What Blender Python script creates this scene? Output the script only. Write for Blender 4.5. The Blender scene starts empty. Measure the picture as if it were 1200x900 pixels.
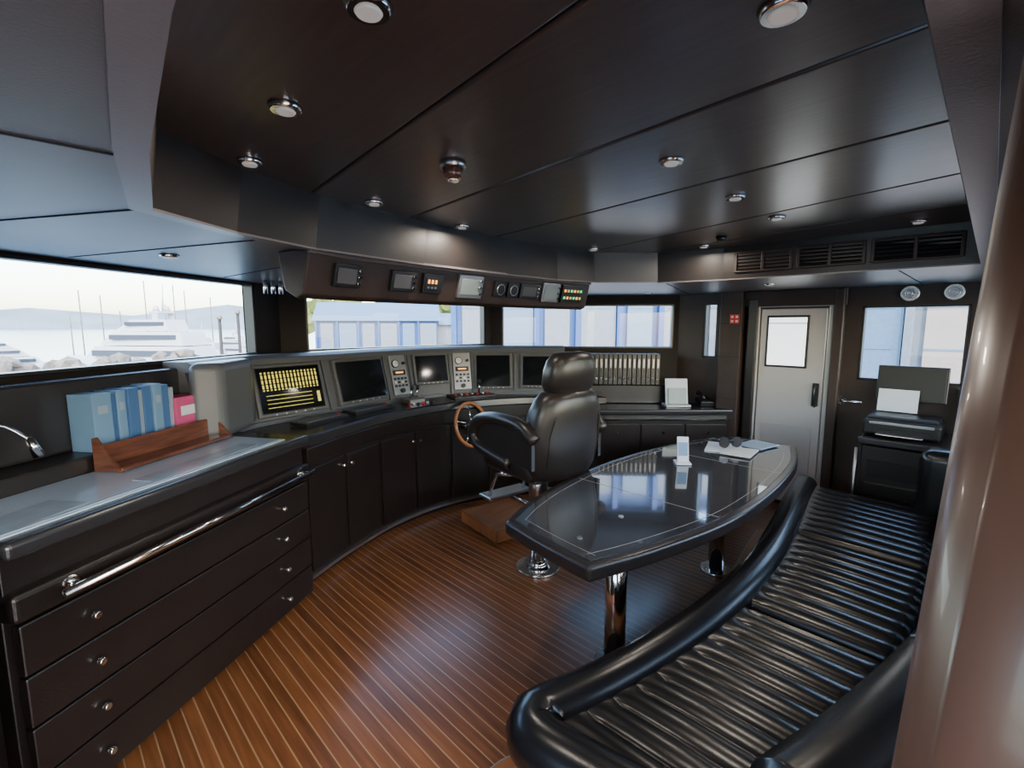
import bpy, bmesh, math, random
from mathutils import Vector, Matrix
random.seed(7)
SC = bpy.context.scene
COL = SC.collection
# ------------------------------------------------------------------ materials
def mat(name, col, rough=.5, metal=0., bump=0., bscale=60., var=0., emit=None, estr=0., spec=.5, coat=0., stretch=(1,1,1), varscale=6., crough=.03):
    m = bpy.data.materials.new(name); m.use_nodes = True
    nt = m.node_tree; b = nt.nodes['Principled BSDF']
    b.inputs['Base Color'].default_value = (*col, 1); b.inputs['Roughness'].default_value = rough
    b.inputs['Metallic'].default_value = metal
    b.inputs['Specular IOR Level'].default_value = spec
    b.inputs['Coat Weight'].default_value = coat
    b.inputs['Coat Roughness'].default_value = crough
    tc = nt.nodes.new('ShaderNodeTexCoord'); mp = nt.nodes.new('ShaderNodeMapping')
    mp.inputs['Scale'].default_value = stretch
    nt.links.new(tc.outputs['Object'], mp.inputs['Vector'])
    if var > 0:
        n = nt.nodes.new('ShaderNodeTexNoise'); n.inputs['Scale'].default_value = varscale; n.inputs['Detail'].default_value = 5
        nt.links.new(mp.outputs['Vector'], n.inputs['Vector'])
        r = nt.nodes.new('ShaderNodeValToRGB')
        r.color_ramp.elements[0].position = .3; r.color_ramp.elements[1].position = .7
        r.color_ramp.elements[0].color = (*[c*(1-var) for c in col], 1); r.color_ramp.elements[1].color = (*[min(1, c*(1+var)) for c in col], 1)
        nt.links.new(n.outputs['Fac'], r.inputs['Fac']); nt.links.new(r.outputs['Color'], b.inputs['Base Color'])
    if bump > 0:
        n2 = nt.nodes.new('ShaderNodeTexNoise'); n2.inputs['Scale'].default_value = bscale; n2.inputs['Detail'].default_value = 4
        nt.links.new(mp.outputs['Vector'], n2.inputs['Vector'])
        bp = nt.nodes.new('ShaderNodeBump'); bp.inputs['Strength'].default_value = bump; bp.inputs['Distance'].default_value = .003
        nt.links.new(n2.outputs['Fac'], bp.inputs['Height']); nt.links.new(bp.outputs['Normal'], b.inputs['Normal'])
    if emit:
        b.inputs['Emission Color'].default_value = (*emit, 1); b.inputs['Emission Strength'].default_value = estr
    return m
M_ceil = mat('ceiling_leather', (.066,.048,.040), .34, bump=.12, bscale=1., var=.22, varscale=1., spec=1., coat=.55, crough=.25, stretch=(70,5,70))
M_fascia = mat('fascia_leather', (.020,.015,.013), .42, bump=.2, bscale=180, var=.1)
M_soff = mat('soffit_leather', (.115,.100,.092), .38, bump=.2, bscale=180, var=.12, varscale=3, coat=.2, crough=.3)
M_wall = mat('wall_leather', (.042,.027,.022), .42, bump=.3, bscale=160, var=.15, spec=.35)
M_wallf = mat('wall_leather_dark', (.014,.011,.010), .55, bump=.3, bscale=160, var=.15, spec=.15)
M_trim = mat('trim_leather', (.18,.16,.155), .30, bump=.15, bscale=180)
M_groove = mat('groove_dark', (.006,.005,.005), .7)
M_cab = mat('cabinet_leather', (.0135,.0098,.0092), .30, bump=.2, bscale=160, var=.15)
M_counter = mat('counter_leather', (.022,.021,.024), .22, bump=.12, bscale=160)
M_black = mat('black_leather', (.008,.008,.0095), .26, bump=.08, bscale=140, var=.2)
M_chairl = mat('chair_leather', (.016,.0128,.0120), .34, bump=.2, bscale=120, var=.15)
M_grey = mat('dash_grey', (.085,.09,.10), .42, bump=.15, bscale=200)
M_face = mat('dash_face', (.09,.092,.098), .42)
M_dark = mat('plastic_black', (.012,.012,.013), .35)
M_screen = mat('screen_glass', (.006,.007,.008), .08)
M_chrome = mat('chrome', (.78,.77,.76), .12, 1.)
M_steel = mat('brushed_steel', (.55,.54,.53), .3, 1.)
M_keyp = mat('panel_steel', (.32,.32,.33), .35, .8)
M_white = mat('white_plastic', (.65,.65,.64), .45)
M_paper = mat('paper', (.60,.65,.72), .6)
M_chart = mat('chart_paper', (.55,.67,.84), .12, var=.06, varscale=4, coat=1.)
M_chart2 = mat('chart_sheet', (.36,.45,.56), .2, var=.15, varscale=9, coat=.7)
M_wood = mat('varnished_wood', (.12,.042,.024), .25, var=.35, varscale=3, stretch=(2,2,14), coat=.4)
M_pillar = mat('pillar_wood', (.120,.058,.042), .32, var=.18, varscale=2.5, stretch=(6,6,.6), coat=.15)
M_rim = mat('wheel_wood', (.45,.17,.06), .25, coat=.5)
M_blue = mat('book_blue', (.05,.13,.30), .5)
M_teal = mat('book_lightblue', (.14,.26,.42), .5)
M_label = mat('book_label', (.26,.33,.42), .5)
M_pink = mat('box_pink', (.50,.07,.20), .5)
M_red = mat('sign_red', (.65,.02,.03), .5)
M_door = mat('door_panel', (.50,.465,.45), .30, .25, bump=.1, bscale=120)
M_doorf = mat('door_frame_metal', (.50,.48,.475), .3, .5)
M_tabletop = mat('table_gloss', (.034,.036,.043), .09, coat=.9, var=.1)
M_inlay = mat('table_inlay', (.26,.24,.23), .3)
M_tableedge = mat('table_edge_leather', (.020,.016,.016), .26, bump=.3, bscale=150)
M_lamp = mat('lamp_lens', (.55,.55,.53), .2, emit=(1,.95,.88), estr=.08)  # slight glow added to lenses of downlights that look off
def emis(name, c, s): return mat(name, c, .4, emit=c, estr=s)
M_eyel = emis('led_yellow', (.60,.52,.10), .35); M_egr = emis('led_green', (.1,.7,.25), .6); M_eor = emis('led_orange', (.95,.35,.05), .8)
M_lcd = emis('lcd_pale', (.24,.29,.28), .04)
M_hull = mat('yacht_white', (.34,.36,.39), .35); M_glassd = mat('yacht_glass', (.02,.03,.05), .1)
M_rock = mat('rock', (.12,.11,.10), .9, var=.4, varscale=2)
M_quay = mat('concrete', (.22,.21,.20), .9, var=.15, varscale=1)
M_bwall = mat('building_blue', (.008,.045,.16), .6, var=.1); M_bwhite = mat('building_white', (.10,.12,.15), .6, var=.08)
M_bpink = mat('building_cream', (.22,.18,.165), .7, var=.06)
M_broof = mat('building_roof', (.06,.11,.18), .5, var=.1); M_tree = mat('foliage', (.065,.085,.012), .9, var=.5, varscale=.8)
M_hill = mat('hillside', (.12,.15,.18), .95, var=.2, varscale=.02)
M_water = mat('sea_water', (.05,.10,.15), .15, bump=.6, bscale=.6)
M_pane = bpy.data.materials.new('window_glass'); M_pane.use_nodes = True
nt = M_pane.node_tree; nt.nodes.clear()
o = nt.nodes.new('ShaderNodeOutputMaterial'); mx = nt.nodes.new('ShaderNodeMixShader'); tr = nt.nodes.new('ShaderNodeBsdfTransparent'); gl = nt.nodes.new('ShaderNodeBsdfGlossy')
gl.inputs['Roughness'].default_value = .02; tr.inputs['Color'].default_value = (.90,.95,.98,1); mx.inputs[0].default_value = .04
nt.links.new(tr.outputs[0], mx.inputs[1]); nt.links.new(gl.outputs[0], mx.inputs[2]); nt.links.new(mx.outputs[0], o.inputs[0])
# teak floor
M_teak = bpy.data.materials.new('teak_deck'); M_teak.use_nodes = True
nt = M_teak.node_tree; b = nt.nodes['Principled BSDF']; L = nt.links.new
tc = nt.nodes.new('ShaderNodeTexCoord'); sx = nt.nodes.new('ShaderNodeSeparateXYZ'); L(tc.outputs['Object'], sx.inputs[0])
def math_n(op, a, v):
    n = nt.nodes.new('ShaderNodeMath'); n.operation = op; L(a, n.inputs[0]); n.inputs[1].default_value = v; return n.outputs[0]
xs = math_n('MULTIPLY', sx.outputs['X'], 1/.052)
fr = math_n('FRACT', xs, 0); line = math_n('LESS_THAN', fr, .10)
fl = math_n('FLOOR', xs, 0)
wn = nt.nodes.new('ShaderNodeTexWhiteNoise'); wn.noise_dimensions = '1D'; L(fl, wn.inputs['W'])
mp = nt.nodes.new('ShaderNodeMapping'); mp.inputs['Scale'].default_value = (40, 2.5, 1); L(tc.outputs['Object'], mp.inputs[0])
nz = nt.nodes.new('ShaderNodeTexNoise'); nz.inputs['Scale'].default_value = 1.; nz.inputs['Detail'].default_value = 6; L(mp.outputs[0], nz.inputs['Vector'])
ad = nt.nodes.new('ShaderNodeMath'); ad.operation = 'ADD'; L(nz.outputs['Fac'], ad.inputs[0]); L(math_n('MULTIPLY', wn.outputs['Value'], .30), ad.inputs[1])
rp = nt.nodes.new('ShaderNodeValToRGB'); rp.color_ramp.elements[0].position = .35; rp.color_ramp.elements[1].position = 1.
rp.color_ramp.elements[0].color = (.11,.038,.014,1); rp.color_ramp.elements[1].color = (.29,.108,.038,1); L(ad.outputs[0], rp.inputs[0])
mc = nt.nodes.new('ShaderNodeMix'); mc.data_type = 'RGBA'; L(line, mc.inputs['Factor']); L(rp.outputs[0], mc.inputs['A']); mc.inputs['B'].default_value = (.42,.26,.14,1)
L(mc.outputs['Result'], b.inputs['Base Color']); b.inputs['Roughness'].default_value = .30; b.inputs['Coat Weight'].default_value = .3; b.inputs['Coat Roughness'].default_value = .2
M_teakp = mat('teak_plain', (.30,.12,.046), .28, var=.3, varscale=4, stretch=(1,6,1), coat=.3)

# ------------------------------------------------------------------ geometry helpers
def grp(name, loc=None):
    e = bpy.data.objects.new(name, None); COL.objects.link(e); e.empty_display_size = .1
    return e
def addob(g, name, me, mt, smooth=False, M=None):
    ob = bpy.data.objects.new(name, me); COL.objects.link(ob)
    if mt: me.materials.append(mt)
    if smooth:
        for p in me.polygons: p.use_smooth = True
    if M is not None: ob.matrix_world = M
    if g is not None: ob.parent = g
    return ob
def mesh(g, name, vs, fs, mt, smooth=False, M=None, bev=0, seg=2):
    me = bpy.data.meshes.new(name); bm = bmesh.new()
    bv = [bm.verts.new(v) for v in vs]
    for f in fs:
        try: bm.faces.new([bv[i] for i in f])
        except ValueError: pass
    bmesh.ops.recalc_face_normals(bm, faces=bm.faces)
    if bev > 0:
        es = [e for e in bm.edges if len(e.link_faces) == 2 and e.calc_face_angle(0) > .6]
        bmesh.ops.bevel(bm, geom=es, offset=bev, segments=seg, affect='EDGES', profile=.5, clamp_overlap=True)
    bm.to_mesh(me); bm.free()
    return addob(g, name, me, mt, smooth, M)
def box(g, name, c, s, mt, rot=(0,0,0), bev=.004, seg=2, M=None, smooth=False):
    x, y, z = [k/2 for k in s]
    R = Matrix.Rotation(rot[2],3,'Z') @ Matrix.Rotation(rot[1],3,'Y') @ Matrix.Rotation(rot[0],3,'X')
    vs = [R @ Vector(v) + Vector(c) for v in [(-x,-y,-z),(x,-y,-z),(x,y,-z),(-x,y,-z),(-x,-y,z),(x,-y,z),(x,y,z),(-x,y,z)]]
    return mesh(g, name, vs, [(0,1,2,3),(4,5,6,7),(0,1,5,4),(1,2,6,5),(2,3,7,6),(3,0,4,7)], mt, smooth, M, min(bev, min(s)*.49), seg)
def cushion(g, name, c, s, mt, r=.05, rot=(0,0,0), M=None):
    return box(g, name, c, s, mt, rot, r, 5, M, True)
def cyl(g, name, p1, p2, r, mt, r2=None, n=24, M=None, bev=0):
    p1, p2 = Vector(p1), Vector(p2); d = (p2-p1).normalized(); r2 = r if r2 is None else r2
    a = Vector((0,0,1)) if abs(d.z) < .9 else Vector((1,0,0)); u = d.cross(a).normalized(); v = d.cross(u)
    vs = []; 
    for p, rr in ((p1,r),(p2,r2)):
        for i in range(n):
            t = 2*math.pi*i/n; vs.append(p + rr*(math.cos(t)*u + math.sin(t)*v))
    fs = [(i,(i+1)%n,n+(i+1)%n,n+i) for i in range(n)] + [tuple(range(n)), tuple(range(n,2*n))]
    ob = mesh(g, name, vs, fs, mt, False, M, bev)
    for p in ob.data.polygons: p.use_smooth = len(p.vertices) == 4
    return ob
def tube(g, name, pts, r, mt, cyclic=False, M=None, n=12):
    pts = [Vector(p) for p in pts]; N = len(pts); vs = []; up = Vector((0,0,1)); prev = None
    for i, p in enumerate(pts):
        a = pts[(i-1)%N] if (cyclic or i>0) else pts[i]; c = pts[(i+1)%N] if (cyclic or i<N-1) else pts[i]
        d = (c-a).normalized()
        if prev is None:
            w = up if abs(d.z) < .9 else Vector((1,0,0)); u = d.cross(w).normalized()
        else:
            u = (prev - d*prev.dot(d)).normalized()
        prev = u; v = d.cross(u); rr = r[i] if isinstance(r, (list,tuple)) else r
        for k in range(n):
            t = 2*math.pi*k/n; vs.append(p + rr*(math.cos(t)*u + math.sin(t)*v))
    fs = []
    for i in range(N if cyclic else N-1):
        j = (i+1)%N
        for k in range(n): fs.append((i*n+k, i*n+(k+1)%n, j*n+(k+1)%n, j*n+k))
    if not cyclic: fs += [tuple(range(n)), tuple(range((N-1)*n, N*n))]
    return mesh(g, name, vs, fs, mt, True, M)
def prism(g, name, poly, z0, z1, mt, bev=0, M=None, seg=2):
    n = len(poly); vs = [(x,y,z0) for x,y in poly] + [(x,y,z1) for x,y in poly]
    return mesh(g, name, vs, [tuple(range(n)), tuple(range(n,2*n))] + [(i,(i+1)%n,n+(i+1)%n,n+i) for i in range(n)], mt, False, M, bev, seg)
def crom(pts, n=8, closed=False):
    P = [Vector(p) for p in pts]; out = []; N = len(P)
    rng = range(N) if closed else range(N-1)
    for i in rng:
        if closed: p0,p1,p2,p3 = P[(i-1)%N],P[i],P[(i+1)%N],P[(i+2)%N]
        else: p0 = P[i-1] if i>0 else 2*P[0]-P[1]; p1=P[i]; p2=P[i+1]; p3 = P[i+2] if i+2<N else 2*P[-1]-P[-2]
        for k in range(n):
            t = k/n
            out.append(.5*((2*p1)+(p2-p0)*t+(2*p0-5*p1+4*p2-p3)*t*t+(3*p1-p0-3*p2+p3)*t**3))
    if not closed: out.append(P[-1])
    return out
def normals(path):
    ns = []
    for i in range(len(path)):
        a = path[max(i-1,0)]; c = path[min(i+1,len(path)-1)]; d = (c-a); d = Vector((d.x,d.y)).normalized(); ns.append(Vector((-d.y,d.x)))
    return ns
def sweep(g, name, path, prof, mt, closed=True, smooth=False, bev=0):
    ns = normals(path); m = len(prof); vs = []
    for p, q in zip(path, ns):
        for d, z in prof: vs.append((p.x+q.x*d, p.y+q.y*d, z))
    fs = []
    for i in range(len(path)-1):
        for k in range(m if closed else m-1):
            fs.append((i*m+k, i*m+(k+1)%m, (i+1)*m+(k+1)%m, (i+1)*m+k))
    if closed: fs += [tuple(range(m)), tuple(range((len(path)-1)*m, len(path)*m))]
    return mesh(g, name, vs, fs, mt, smooth, None, bev)
def offs(path, d):
    return [p+q*d for p, q in zip(path, normals(path))]
def sub(path, a, b):
    L = [0]
    for i in range(1,len(path)): L.append(L[-1]+(path[i]-path[i-1]).length)
    T = L[-1]
    def at(s):
        s = max(0,min(T,s*T))
        for i in range(1,len(path)):
            if L[i] >= s-1e-9:
                t = (s-L[i-1])/max(1e-9,L[i]-L[i-1]); return path[i-1].lerp(path[i],t)
        return path[-1]
    return [at(a)] + [path[i] for i in range(len(path)) if a*T+1e-3 < L[i] < b*T-1e-3] + [at(b)]
def fracX(path, X):
    L=[0]
    for i in range(1,len(path)): L.append(L[-1]+(path[i]-path[i-1]).length)
    for i in range(1,len(path)):
        if path[i].x>=X: return (L[i-1]+(L[i]-L[i-1])*(X-path[i-1].x)/(path[i].x-path[i-1].x))/L[-1]
    return 1
def frame(o, xdir, zdir=(0,0,1)):
    x = Vector(xdir).normalized(); z = Vector(zdir); y = z.cross(x).normalized(); z = x.cross(y).normalized()
    M = Matrix(((x.x,y.x,z.x,o[0]),(x.y,y.y,z.y,o[1]),(x.z,y.z,z.z,o[2]),(0,0,0,1)))
    return M

# ------------------------------------------------------------------ room shell
SILL, HEAD, SOF, CEI = 1.43, 1.93, 1.95, 2.15
N0, N1, N2, N3 = Vector((-1.0,2.20)), Vector((1.38,3.95)), Vector((3.50,3.80)), Vector((4.78,2.32))
mesh(None, 'floor', [(-1.1,-1.6,0),(4.9,-1.6,0),(4.9,4.2,0),(-1.1,4.2,0),(-1.1,-1.6,-.1),(4.9,-1.6,-.1),(4.9,4.2,-.1),(-1.1,4.2,-.1)],
     [(0,1,2,3),(4,5,6,7),(0,1,5,4),(1,2,6,5),(2,3,7,6),(3,0,4,7)], M_teak)
def wallseg(name, a, b, wins, thick=.10, ztop=2.3, mt=M_wallf):
    L = (b-a).length; M = frame((a.x,a.y,0), ((b-a).x,(b-a).y,0)); g = grp(name)
    xs = 0; k = 0
    for (x0,x1,z0,z1) in sorted(wins):
        box(g,'panel_%d'%k,((xs+x0)/2,thick/2,ztop/2),(x0-xs,thick,ztop),mt,M=M,bev=0); k+=1
        box(g,'panel_%d'%k,((x0+x1)/2,thick/2,z0/2),(x1-x0,thick,z0),mt,M=M,bev=0); k+=1
        box(g,'panel_%d'%k,((x0+x1)/2,thick/2,(z1+ztop)/2),(x1-x0,thick,ztop-z1),mt,M=M,bev=0); k+=1
        xs = x1
    box(g,'panel_%d'%k,((xs+L)/2,thick/2,ztop/2),(L-xs,thick,ztop),mt,M=M,bev=0)
    return M
wc = [0]
def window(M, x0, x1, z0, z1, thick=.10):
    wc[0] += 1; g = grp('window_%d'%wc[0]); t = .018
    for nm, c, s in [('frame_bottom',((x0+x1)/2,.04,z0+t/2),(x1-x0,.07,t)),('frame_top',((x0+x1)/2,.04,z1-t/2),(x1-x0,.07,t)),
                     ('frame_left',(x0+t/2,.04,(z0+z1)/2),(t,.07,z1-z0)),('frame_right',(x1-t/2,.04,(z0+z1)/2),(t,.07,z1-z0))]:
        box(g,nm,c,s,M_dark,M=M,bev=.003)
    mesh(g,'pane',[(x0,.05,z0),(x1,.05,z0),(x1,.05,z1),(x0,.05,z1)],[(0,1,2,3)],M_pane,M=M)
L01 = (N1-N0).length; L12 = (N2-N1).length; L23 = (N3-N2).length
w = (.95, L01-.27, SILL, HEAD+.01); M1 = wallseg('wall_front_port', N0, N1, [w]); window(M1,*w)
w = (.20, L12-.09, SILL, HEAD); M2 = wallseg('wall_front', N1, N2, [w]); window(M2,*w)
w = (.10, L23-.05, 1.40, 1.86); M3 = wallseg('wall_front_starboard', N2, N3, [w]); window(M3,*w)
A = Vector((4.78,2.32)); Bp = Vector((4.78,-.5))
ws = [(.26,.40,1.32,1.86),(1.56,2.20,1.20,1.80)]
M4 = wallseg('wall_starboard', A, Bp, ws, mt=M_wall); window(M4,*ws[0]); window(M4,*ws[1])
ws = [(1.0,2.6,1.1,1.9)]
M5 = wallseg('wall_port', Vector((-1.0,-1.6)), Vector((-1.0,2.2)), ws); window(M5,*ws[0])  # side window is unseen, put in to admit light
M6 = wallseg('wall_aft', Vector((4.78,-.40)), Vector((1.0,-.40)), [(.4,3.2,1.1,1.88)]); window(M6,.4,3.2,1.1,1.88)
outer = [(-1.0,-1.6),(4.85,-1.6),(4.85,2.32),(3.55,3.85),(1.38,4.0),(-1.0,2.25)]
inner = [(.10,.07),(.12,.57),(.17,1.05),(.25,1.56),(.50,1.76),(.82,1.91),(1.4,2.02),(2.03,2.07),(2.5,2.07),(2.85,2.02),(3.19,1.72),(3.29,1.30),(3.31,.07)]
def ring(g, name, outer, inner, z, mt, z1=None):
    bm = bmesh.new(); es = []
    for P in (outer, inner):
        vs = [bm.verts.new((x,y,z)) for x,y in P]
        es += [bm.edges.new((vs[i],vs[(i+1)%len(vs)])) for i in range(len(vs))]
    bmesh.ops.triangle_fill(bm, edges=es, use_beauty=True)
    if z1 is not None:
        r = bmesh.ops.extrude_face_region(bm, geom=bm.faces[:]); bmesh.ops.translate(bm, verts=[v for v in r['geom'] if isinstance(v,bmesh.types.BMVert)], vec=(0,0,z1-z))
    bmesh.ops.recalc_face_normals(bm, faces=bm.faces)
    me = bpy.data.meshes.new(name); bm.to_mesh(me); bm.free(); return addob(g,name,me,mt)
gc = grp('ceiling')
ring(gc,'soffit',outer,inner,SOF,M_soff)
n = len(inner)
cx, cy = 1.7, 1.05
up = [(x+(.03 if x<cx else -.02), y+(.06 if y<.1 else 0)) for x,y in inner]
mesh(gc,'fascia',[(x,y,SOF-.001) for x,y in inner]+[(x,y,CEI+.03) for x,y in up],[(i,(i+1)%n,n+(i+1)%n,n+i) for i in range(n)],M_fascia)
mesh(gc,'recess_back',[(-.2,-.1,CEI+.03),(3.6,-.1,CEI+.03),(3.6,2.4,CEI+.03),(-.2,2.4,CEI+.03)],[(0,1,2,3)],M_groove)
mesh(gc,'deckhead',[(-1.2,-1.7,2.3),(5,-1.7,2.3),(5,4.3,2.3),(-1.2,4.3,2.3)],[(0,1,2,3)],M_groove)
seams = [((-.3,0),(-.3,2.6)), ((.60,.0),(.85,2.3)), ((1.10,0.),(1.345,2.3)), ((1.63,0),(1.97,2.3)), ((2.20,0),(2.87,2.3)), ((2.80,0),(3.20,2.3)), ((3.6,0),(3.7,2.3))]
def xat(s,y): (x0,y0),(x1,y1)=s; return x0+(x1-x0)*(y-y0)/(y1-y0)
for i in range(len(seams)-1):
    gsp = .005; s0, s1 = seams[i], seams[i+1]
    poly = [(xat(s0,0)+gsp,0),(xat(s1,0)-gsp,0),(xat(s1,2.25)-gsp,2.25),(xat(s0,2.25)+gsp,2.25)]
    prism(gc,'panel_%d'%i,poly,CEI,CEI+.025,M_ceil,bev=.006)
def scale_in(P, d):
    out=[]; m=len(P)
    for i in range(m):
        a=Vector(P[i-1]);b_=Vector(P[i]);c=Vector(P[(i+1)%m]); d1=(b_-a).normalized(); d2=(c-b_).normalized()
        n1=Vector((-d1.y,d1.x)); n2=Vector((-d2.y,d2.x)); nn=(n1+n2).normalized(); out.append(tuple(b_+nn*d/max(.5,nn.dot(n1))))
    return out
outer_t = scale_in(inner, .05)
gt = grp('trim_1'); ring(gt,'recess_border',outer_t,inner,SOF-.008,M_trim,SOF+.002)
gs = grp('trim_2')
for i,(a,b_) in enumerate([((-.98,1.13),(.13,1.13)),((.22,1.62),(-.35,2.6)),((.60,1.88),(.15,2.95)),((1.0,2.03),(.9,3.5)),((3.32,.4),(4.77,.4)),((3.25,1.7),(4.75,2.2)),((2.9,2.1),(3.5,3.7))]):
    a=Vector(a);b_=Vector(b_);d=(b_-a); c=(a+b_)/2
    box(gs,'seam_%d'%i,(c.x,c.y,SOF-.001),(d.length,.007,.003),M_groove,rot=(0,0,math.atan2(d.y,d.x)),bev=0)
def grille(name, a, b, z0=1.995, z1=2.10, slats=5):
    a=Vector(a);b=Vector(b);g=grp(name);L=(b-a).length;M=frame((a.x,a.y,0),((b-a).x,(b-a).y,0))
    box(g,'recess',(L/2,.010,(z0+z1)/2),(L,.008,z1-z0),M_groove,M=M,bev=0)
    for i in range(slats):
        z=z0+(i+.5)*(z1-z0)/slats
        box(g,'slat_%d'%i,(L/2,-.002,z),(L,.016,.006),M_wallf,M=M,rot=(.5,0,0),bev=0)
    for i,x in enumerate([0,L/2,L]): box(g,'stile_%d'%i,(x,-.004,(z0+z1)/2),(.018,.018,z1-z0+.02),M_wall,M=M)
    box(g,'rail_top',(L/2,-.004,z1+.006),(L,.018,.012),M_wall,M=M); box(g,'rail_bottom',(L/2,-.004,z0-.006),(L,.018,.012),M_wall,M=M)
for y0,y1 in [(1.22,.90),(.86,.54),(.50,.14)]:
    grille('air_vent_grille',(3.285,y0),(3.295,y1))
def downlight(x,y,z=CEI,r=.031):
    g=grp('ceiling_downlight')
    for k,(ra,rb,za,zb,m) in enumerate([(r*1.25,r*1.05,z-.001,z-.012,M_chrome),(r*.72,r*.62,z-.012,z-.016,M_lamp)]):
        cyl(g,'part_%d'%k,(x,y,za),(x,y,zb),ra,m,r2=rb)
for x,y in [(.42,.74),(.46,1.20),(.52,1.66),(1.04,1.84),(1.60,1.96),(1.43,.74),(.89,.28),(2.00,.76),(2.51,.76),(2.68,1.92),(3.08,1.35),(3.08,.30)]:
    downlight(x,y)
for x,y in [(.45,2.55),(3.9,1.2),(4.1,2.3)]: downlight(x,y,SOF)
g=grp('smoke_detector'); cyl(g,'base',(.97,1.23,CEI),(.97,1.23,CEI-.02),.04,M_steel); cyl(g,'cage',(.97,1.23,CEI-.02),(.97,1.23,CEI-.05),.032,M_wood,r2=.024); cyl(g,'tip',(.97,1.23,CEI-.05),(.97,1.23,CEI-.058),.018,M_chrome)
g=grp('ceiling_sensor'); cyl(g,'base',(2.85,1.15,CEI),(2.85,1.15,CEI-.025),.03,M_dark,r2=.02)

gd = grp('trim_3')
box(gd,'pilaster_a',(4.70,1.74,1.0),(.15,.20,1.98),M_wall,bev=.01)
box(gd,'pilaster_b',(4.72,.90,.98),(.10,.07,1.93),M_wall,bev=.008)
box(gd,'head_band',(4.72,1.25,1.88),(.08,.80,.14),M_wall,bev=.008)
for i,z in enumerate([.55,.95,1.35,1.66]): box(gd,'seam_%d'%i,(4.622,1.74,z),(.004,.20,.006),M_groove,bev=0)
box(gd,'jamb',(4.70,1.56,.95),(.08,.08,1.86),M_cab,bev=.01)
# door
g=grp('door_1'); DX=4.735
box(g,'leaf',(DX,1.24,.92),(.04,.52,1.74),M_door,bev=.01)
for nm,c,s in [('frame_l',(DX-.01,1.525,.93),(.06,.035,1.82)),('frame_r',(DX-.01,.955,.93),(.06,.035,1.82)),('frame_t',(DX-.01,1.24,1.82),(.06,.60,.035))]: box(g,nm,c,s,M_doorf,bev=.006)
M_doorglow = mat('door_window_daylight_blind', (.85,.87,.9), .5, emit=(.9,.94,1), estr=.9)  # emission imitates the daylight seen through the door window
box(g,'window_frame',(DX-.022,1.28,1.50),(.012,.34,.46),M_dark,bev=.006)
box(g,'window_blind',(DX-.03,1.28,1.50),(.006,.30,.42),M_doorglow,bev=.003)  # glowing sheet in place of the bright outside view
box(g,'blind_rail',(DX-.035,1.28,1.66),(.006,.30,.008),M_steel,bev=.001)
box(g,'kick_panel',(DX-.023,1.24,.45),(.006,.40,.6),M_doorf,bev=.003)
box(g,'lock_plate',(DX-.026,1.03,1.05),(.012,.05,.2),M_dark); tube(g,'handle',[(DX-.03,1.03,1.12),(DX-.075,1.03,1.12),(DX-.08,1.03,1.10),(DX-.08,1.03,.97),(DX-.03,1.03,.95)],.010,M_dark)
g=grp('fire_exit_sign'); box(g,'plate',(4.615,1.70,1.70),(.006,.085,.085),M_red,bev=.001)
for i in range(2):
    for j in range(2): box(g,'pictogram_%d%d'%(i,j),(4.611,1.72-.04*i,1.72-.04*j),(.002,.022,.022),M_white,bev=0)
g=grp('door_latch'); cyl(g,'plate',(4.78,.845,1.02),(4.76,.845,1.02),.035,M_chrome); tube(g,'lever',[(4.76,.845,1.02),(4.72,.845,1.02),(4.71,.83,1.02),(4.71,.70,1.02)],.010,M_chrome)

# ------------------------------------------------------------------ left chart cabinet
L0 = Vector((-.12,2.01)); R0 = Vector((1.09,2.80)); ud=(R0-L0).normalized(); CL=(R0-L0).length
g=grp('chart_cabinet'); M=frame((L0.x,L0.y,0),(ud.x,ud.y,0))
dep=.60
box(g,'plinth',(CL/2,dep/2+.05,.03),(CL,dep-.1,.06),M_groove,M=M)
box(g,'carcass',(CL/2,dep/2+.02,.45),(CL,dep-.04,.80),M_cab,M=M)
for i,z in enumerate([.125,.30,.475,.65]):
    box(g,'drawer_%d'%i,(CL/2,.012,z),(CL-.03,.03,.168),M_cab,M=M,bev=.005)
    for j,s in enumerate([.22,1.20]):
        cyl(g,'knob_stem_%d%d'%(i,j),(s,0,z),(s,-.02,z),.007,M_chrome,M=M,n=12); cyl(g,'knob_%d%d'%(i,j),(s,-.015,z),(s,-.03,z),.016,M_chrome,r2=.012,M=M,n=20,bev=.003)
box(g,'rail_band',(CL/2,.30,.79),(CL,.62,.10),M_cab,M=M,bev=.02,seg=4)
box(g,'neck',(CL/2,.32,.89),(CL-.01,.58,.12),M_cab,M=M)
prism(g,'top',[(-.0,-.015),(CL+.01,-.015),(CL+.01,.50),(CL-.25,.60),(0,.66)],.945,1.005,M_counter,bev=.018,M=M,seg=4)
tube(g,'grab_rail',[(.10,-.065,.80),(1.41,-.065,.80)],.014,M_chrome,M=M)
for i,s in enumerate([.16,1.36]): cyl(g,'rail_bracket_%d'%i,(s,.0,.80),(s,-.065,.80),.012,M_chrome,M=M); cyl(g,'rail_flange_%d'%i,(s,.0,.80),(s,-.012,.80),.026,M_chrome,M=M)
g=grp('nautical_chart'); box(g,'sheet_a',(.66,.25,1.008),(1.30,.42,.004),M_chart,M=M,bev=0); box(g,'sheet_b',(.86,.14,1.0115),(.62,.10,.002),M_chart2,M=M,bev=0,rot=(0,0,.03)); box(g,'sheet_c',(.16,.16,1.0115),(.30,.16,.002),M_chart2,M=M,bev=0,rot=(0,0,.1))
box(g,'weight_strip',(.66,.06,1.013),(1.25,.015,.003),M_chart2,M=M,bev=0)
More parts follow.
